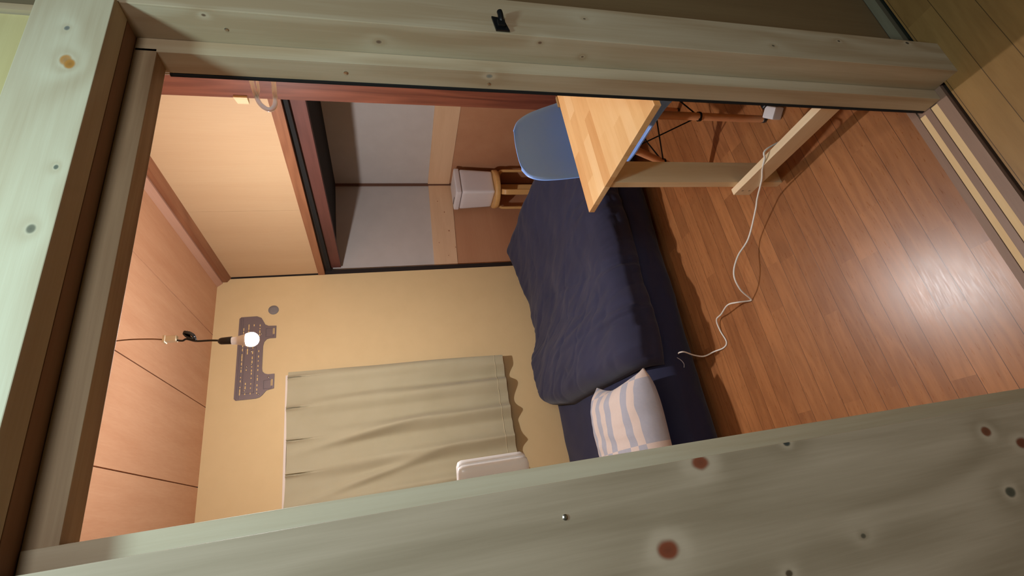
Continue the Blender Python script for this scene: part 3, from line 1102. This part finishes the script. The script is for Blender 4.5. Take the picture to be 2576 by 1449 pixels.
# profile along the shell: (y, z, half width, side curl)
prof = [(1.105, .398, .175, .000), (1.112, .425, .205, .004), (1.17, .448, .222, .012), (1.30, .450, .236, .026), (1.40, .440, .244, .044),
        (1.48, .440, .246, .068), (1.54, .462, .244, .090), (1.575, .51, .238, .090), (1.597, .58, .228, .072), (1.612, .66, .218, .055),
        (1.628, .74, .206, .042), (1.642, .80, .190, .034), (1.652, .845, .160, .028), (1.656, .868, .115, .024)]
def shell(u, v, off):
    k = v * (len(prof) - 1)
    i = min(int(k), len(prof) - 2)
    f = k - i
    def cr(j):
        P = [prof[max(0, min(len(prof) - 1, i + d))][j] for d in (-1, 0, 1, 2)]
        return .5 * (2 * P[1] + (P[2] - P[0]) * f + (2 * P[0] - 5 * P[1] + 4 * P[2] - P[3]) * f * f + (-P[0] + 3 * P[1] - 3 * P[2] + P[3]) * f ** 3)
    y, z, hw, curl = (cr(j) for j in range(4))
    a = u * 2 - 1
    # direction: seat -> curl up, back -> curl forward
    d = min(1, max(0, (v - .40) / .22))
    c = curl * abs(a) ** 2.4
    n_ = Vector((0, -d, 1 - d)).normalized()
    lip = .012 * max(0, (abs(a) - .88) / .12) ** 2
    # corner rounding at the top
    P = Vector((CXc + a * hw, y, z)) + n_ * (c - lip)
    return P - n_ * off
bm = nb()
slab(bm, 44, 70, lambda u, v: shell(u, v, 0), lambda u, v: shell(u, v, .006))
sh = obj('seat_shell', bm, M['blue_shell'], t, smooth=True, angle=50, label='pale blue one piece seat and back')
feet = {'a': (1.215, 1.165), 'b': (1.225, 1.565), 'c': (1.675, 1.165), 'd': (1.665, 1.565)}
joints = {}
for k, (fx, fy) in feet.items():
    tx = CXc + (fx - CXc) * .60
    ty = 1.365 + (fy - 1.365) * .52
    bm = nb()
    top = Vector((tx, ty, .40)); ft = Vector((fx, fy, .012))
    tube(bm, [top, top + (ft - top) * .35, ft], .017, 14, r2=.0135)
    lg = obj('leg', bm, M['legwood'], t, smooth=True, angle=50)
    bm = nb(); lathe(bm, [(.013, 0), (.0148, .002), (.0148, .014), (.012, .016)], (fx, fy, 0), 14)
    obj('foot_cap', bm, M['black'], lg, smooth=True, angle=50)
    joints[k] = top + (ft - top) * .40
    bm = nb(); j = joints[k]
    lathe(bm, [(.006, -.020), (.006, .020), (.001, .021)], j, 10, 'x'); 
    lathe(bm, [(.0185, -.0035), (.0190, 0), (.0185, .0035)], j, 16)
    obj('bolt', bm, M['blackmetal'], lg)
bm = nb()
for a, b in (('a', 'c'), ('b', 'd'), ('a', 'b'), ('c', 'd')):
    A, B = joints[a], joints[b]
    ta = Vector((A.x, A.y, .405)).lerp(Vector((CXc, 1.365, .405)), .25)
    tb = Vector((B.x, B.y, .405)).lerp(Vector((CXc, 1.365, .405)), .25)
    tube(bm, [A, tb], .0032, 6); tube(bm, [B, ta], .0032, 6)
obj('wire_brace', bm, M['blackmetal'], t, smooth=True, label='black crossed wire braces')
bm = nb()
for sx in (-.13, .13):
    box(bm, (CXc + sx - .012, 1.26, .395), (CXc + sx + .012, 1.47, .425), .002)
for sy in (1.27, 1.46):
    box(bm, (CXc - .13, sy - .008, .398), (CXc + .13, sy + .008, .412), .002)
obj('under_frame', bm, M['blackmetal'], t)

# ================================================================ stool and bin in the closet
SCX, SCY, SZ = 2.612, 3.458, .492
t = thing('stool', (SCX, SCY, 0), 'round birch stool with four bent legs standing in the closet', 'stool')
bm = nb(); lathe(bm, [(.001, SZ - .042), (.160, SZ - .042), (.168, SZ - .040), (.172, SZ - .034), (.172, SZ - .006), (.168, SZ), (.001, SZ)], (SCX, SCY, 0), 48)
obj('seat', bm, M['birch'], t, smooth=True, angle=40)
for k in range(4):
    a = math.radians(-132 + 90 * k - 3)
    dx, dy = math.cos(a), math.sin(a)
    zt = SZ - .056
    pts = [(SCX + dx * .05, SCY + dy * .05, zt), (SCX + dx * .12, SCY + dy * .12, zt)]
    for q in range(1, 7):
        b = math.radians(90 * q / 6)
        pts.append((SCX + dx * (.12 + .045 * math.sin(b)), SCY + dy * (.12 + .045 * math.sin(b)), zt - .045 + .045 * math.cos(b)))
    pts.append((SCX + dx * .168, SCY + dy * .168, 0.0))
    bm = nb(); bar(bm, pts, .046, .024, (-dy, dx, 0))
    obj('leg', bm, M['birch'], t)

t = thing('lidded_bin', (2.635, 3.48, SZ), 'white square lidded bin standing on the round stool', 'bin')
def taper(p):
    k = (p.z - SZ) / .30
    s = .90 + .10 * k
    return Vector((2.628 + (p.x - 2.628) * s, 3.478 + (p.y - 3.478) * s, p.z))
bm = nb(); rounded(bm, (2.500, 3.350, SZ), (2.756, 3.606, SZ + .298), .016, (16, 16, 16), taper)
bd = obj('body', bm, M['white_plastic'], t, smooth=True, angle=50)
bm = nb(); rounded(bm, (2.497, 3.347, SZ + .2985), (2.759, 3.609, SZ + .350), .012, (14, 14, 8))
ld = obj('lid', bm, M['white_plastic'], t, smooth=True, angle=50)
bm = nb(); box(bm, (2.530, 3.47, SZ + .3495), (2.542, 3.57, SZ + .3525), .0006)
obj('lid_slot', bm, M['black'], ld, label='dark slot in the lid')
bm = nb(); lathe(bm, [(.001, 0), (.012, 0)], (0, 0, 0), 4); bm.free()
bm = nb(); tube(bm, [(2.600, 3.353, SZ + .262), (2.660, 3.353, SZ + .262), (2.668, 3.353, SZ + .256), (2.660, 3.353, SZ + .250), (2.600, 3.353, SZ + .250), (2.592, 3.353, SZ + .256), (2.600, 3.353, SZ + .262)], .0018, 6, smooth=2)
obj('grip', bm, M['white_plastic'], bd, smooth=True)

# ================================================================ white case behind the left jamb
ang = math.radians(-24)
c0 = Vector((.060, 1.62, 1.195))
def rot(p, c=c0, a=ang):
    x, y = p[0], p[1]
    return Vector((c.x + x * math.cos(a) - y * math.sin(a), c.y + x * math.sin(a) + y * math.cos(a), c.z + p[2]))
t = thing('appliance_case', (-.05, 1.62, 1.075), 'white rounded plastic case seen in front of the curtain beside the left jamb', 'appliance')
bm = nb(); rounded(bm, (-.30, -.020, -.116), (.088, .010, .116), .017, (20, 8, 14), lambda p: rot(p))
obj('front_shell', bm, M['lightbox'], t, smooth=True)
bm = nb(); rounded(bm, (-.30, .0115, -.118), (.090, .060, .112), .018, (20, 8, 14), lambda p: rot(p))
obj('back_shell', bm, M['lightbox'], t, smooth=True)
t = thing('side_rack', (-.20, 1.66, 0), 'plain white rack carrying the white case behind the left jamb', 'rack')
bm = nb(); box(bm, (-.38, 1.55, 1.045), (.035, 1.84, 1.075), .002); obj('rack_top', bm, M['frame_pine'], t)
for x_ in (-.37, -.015):
    for y_ in (1.56, 1.80):
        bm = nb(); box(bm, (x_, y_, 0), (x_ + .03, y_ + .03, 1.045), .001); obj('leg', bm, M['frame_pine'], t)
bm = nb(); box(bm, (-.37, 1.56, .3), (.015, 1.83, .32), .001); obj('shelf', bm, M['frame_pine'], t)

# ================================================================ white extension cord
t = thing('extension_cord', (1.13, 1.08, 0), 'white extension cord looping over the table stretcher and across the floor to the bed', 'cord')
P = [(1.205, 1.075, .014), (1.20, .985, .010), (1.09, .915, .008), (1.02, .945, .02), (.985, .985, .09), (.955, 1.045, .203), (.932, 1.07, .208), (.921, 1.110, .19), (.918, 1.165, .15), (.910, 1.271, .09), (.888, 1.32, .07), (.824, 1.426, .05),
     (.773, 1.48, .083), (.71, 1.515, .103), (.655, 1.549, .07), (.622, 1.578, .012), (.617, 1.590, .006), (.6215, 1.61, .055), (.632, 1.66, .062), (.625, 1.75, .035), (.621, 1.811, .02), (.575, 1.83, .006),
     (.515, 1.818, .004), (.497, 1.85, .004), (.497, 1.90, .02), (.493, 1.950, .045), (.502, 1.945, .10), (.514, 1.915, .165), (.518, 1.93, .182), (.52, 1.955, .172)]
P[5] = (.955, 1.045, .206)
bm = nb(); tube(bm, P, .0033, 8, smooth=6)
obj('cable', bm, M['cord'], t, smooth=True)
bm = nb()
def rb(p, c=Vector((1.187, 1.108, 0)), a=math.radians(38)):
    return Vector((c.x + (p[0] - c.x) * math.cos(a) - (p[1] - c.y) * math.sin(a), c.y + (p[0] - c.x) * math.sin(a) + (p[1] - c.y) * math.cos(a), p[2]))
rounded(bm, (1.160, 1.083, .002), (1.216, 1.128, .042), .004, (10, 10, 10), rb)
tp = obj('socket_tap', bm, M['white_plastic'], t, smooth=True, angle=50, label='white plug socket block on the floor')
bm = nb()
for q in (1.176, 1.196):
    bm = nb()
    pts = []
    for xx, zz in ((q, .018), (q + .003, .018), (q + .003, .028), (q, .028)):
        pts.append(rb((xx, 1.0826, zz)))
    pts2 = [p + Vector((math.sin(math.radians(38)) * .001, -math.cos(math.radians(38)) * .001, 0)) for p in pts]
    hull8(bm, pts + pts2)
    obj('socket_slot', bm, M['black'], tp)
bm = nb(); rounded(bm, (1.217, 1.082, .002), (1.262, 1.124, .048), .008, (8, 8, 8))
tag(obj('plug_adapter', bm, M['black'], loc=(1.24, 1.10, .002), smooth=True), 'black plug adapter pushed into the white socket block on the floor', 'plug')

# ================================================================ catch and hook on the jamb
t = thing('door_catch', (.88, .612, 1.235), 'small black plastic catch on the front of the right post', 'catch')
bm = nb(); hull8(bm, [(.8445, .613, 1.228), (.8445, .613, 1.256), (.884, .613, 1.260), (.880, .613, 1.236),
                      (.8445, .609, 1.228), (.8445, .609, 1.256), (.884, .609, 1.260), (.880, .609, 1.236)], .001)
obj('base_plate', bm, M['black'], t)
bm = nb(); tube(bm, [(.864, .610, 1.244), (.870, .606, 1.243), (.880, .603, 1.243), (.889, .602, 1.244)], .0058, 10, smooth=4)
box(bm, (.852, .603, 1.236), (.870, .610, 1.252), .002)
obj('latch_arm', bm, M['black'], t)

t = thing('plastic_hook', (.83, .80, 1.70), 'clear plastic looped hook sticking out from behind the right jamb', 'hook')
bm = nb()
def ray_pt(px, py, Y):
    X_, Y_, Z_ = (sum(R[i][j] * v for i, v in enumerate(((px - 1288) / 1209.158, (py - 724.5) / 1209.158, 1))) for j in range(3))
    return Vector((X_ / Y_ * Y, Y, 1.5 + Z_ / Y_ * Y))
hp = [ray_pt(612, 160, .79), ray_pt(628, 190, .79), ray_pt(641, 232, .79), ray_pt(655, 262, .79), ray_pt(678, 276, .79), ray_pt(692, 262, .79), ray_pt(690, 225, .79), ray_pt(686, 185, .79), ray_pt(684, 160, .79)]
tube(bm, hp, .0046, 10, smooth=6)
tube(bm, [ray_pt(640, 160, .79), ray_pt(644, 190, .79), ray_pt(650, 225, .79), ray_pt(646, 246, .79)], .003, 8, smooth=4)
obj('loop', bm, M['silicone'], t, smooth=True)
bm = nb(); box(bm, (.905, .757, 1.66), (.940, .768, 1.80), .002)
obj('hook_plate', bm, M['white_plastic'], t)
for p in (hp[0], hp[-1]):
    bm = nb(); tube(bm, [p, Vector((.925, .767, p.z))], .0038, 8)
    obj('hook_arm', bm, M['silicone'], t, smooth=True)
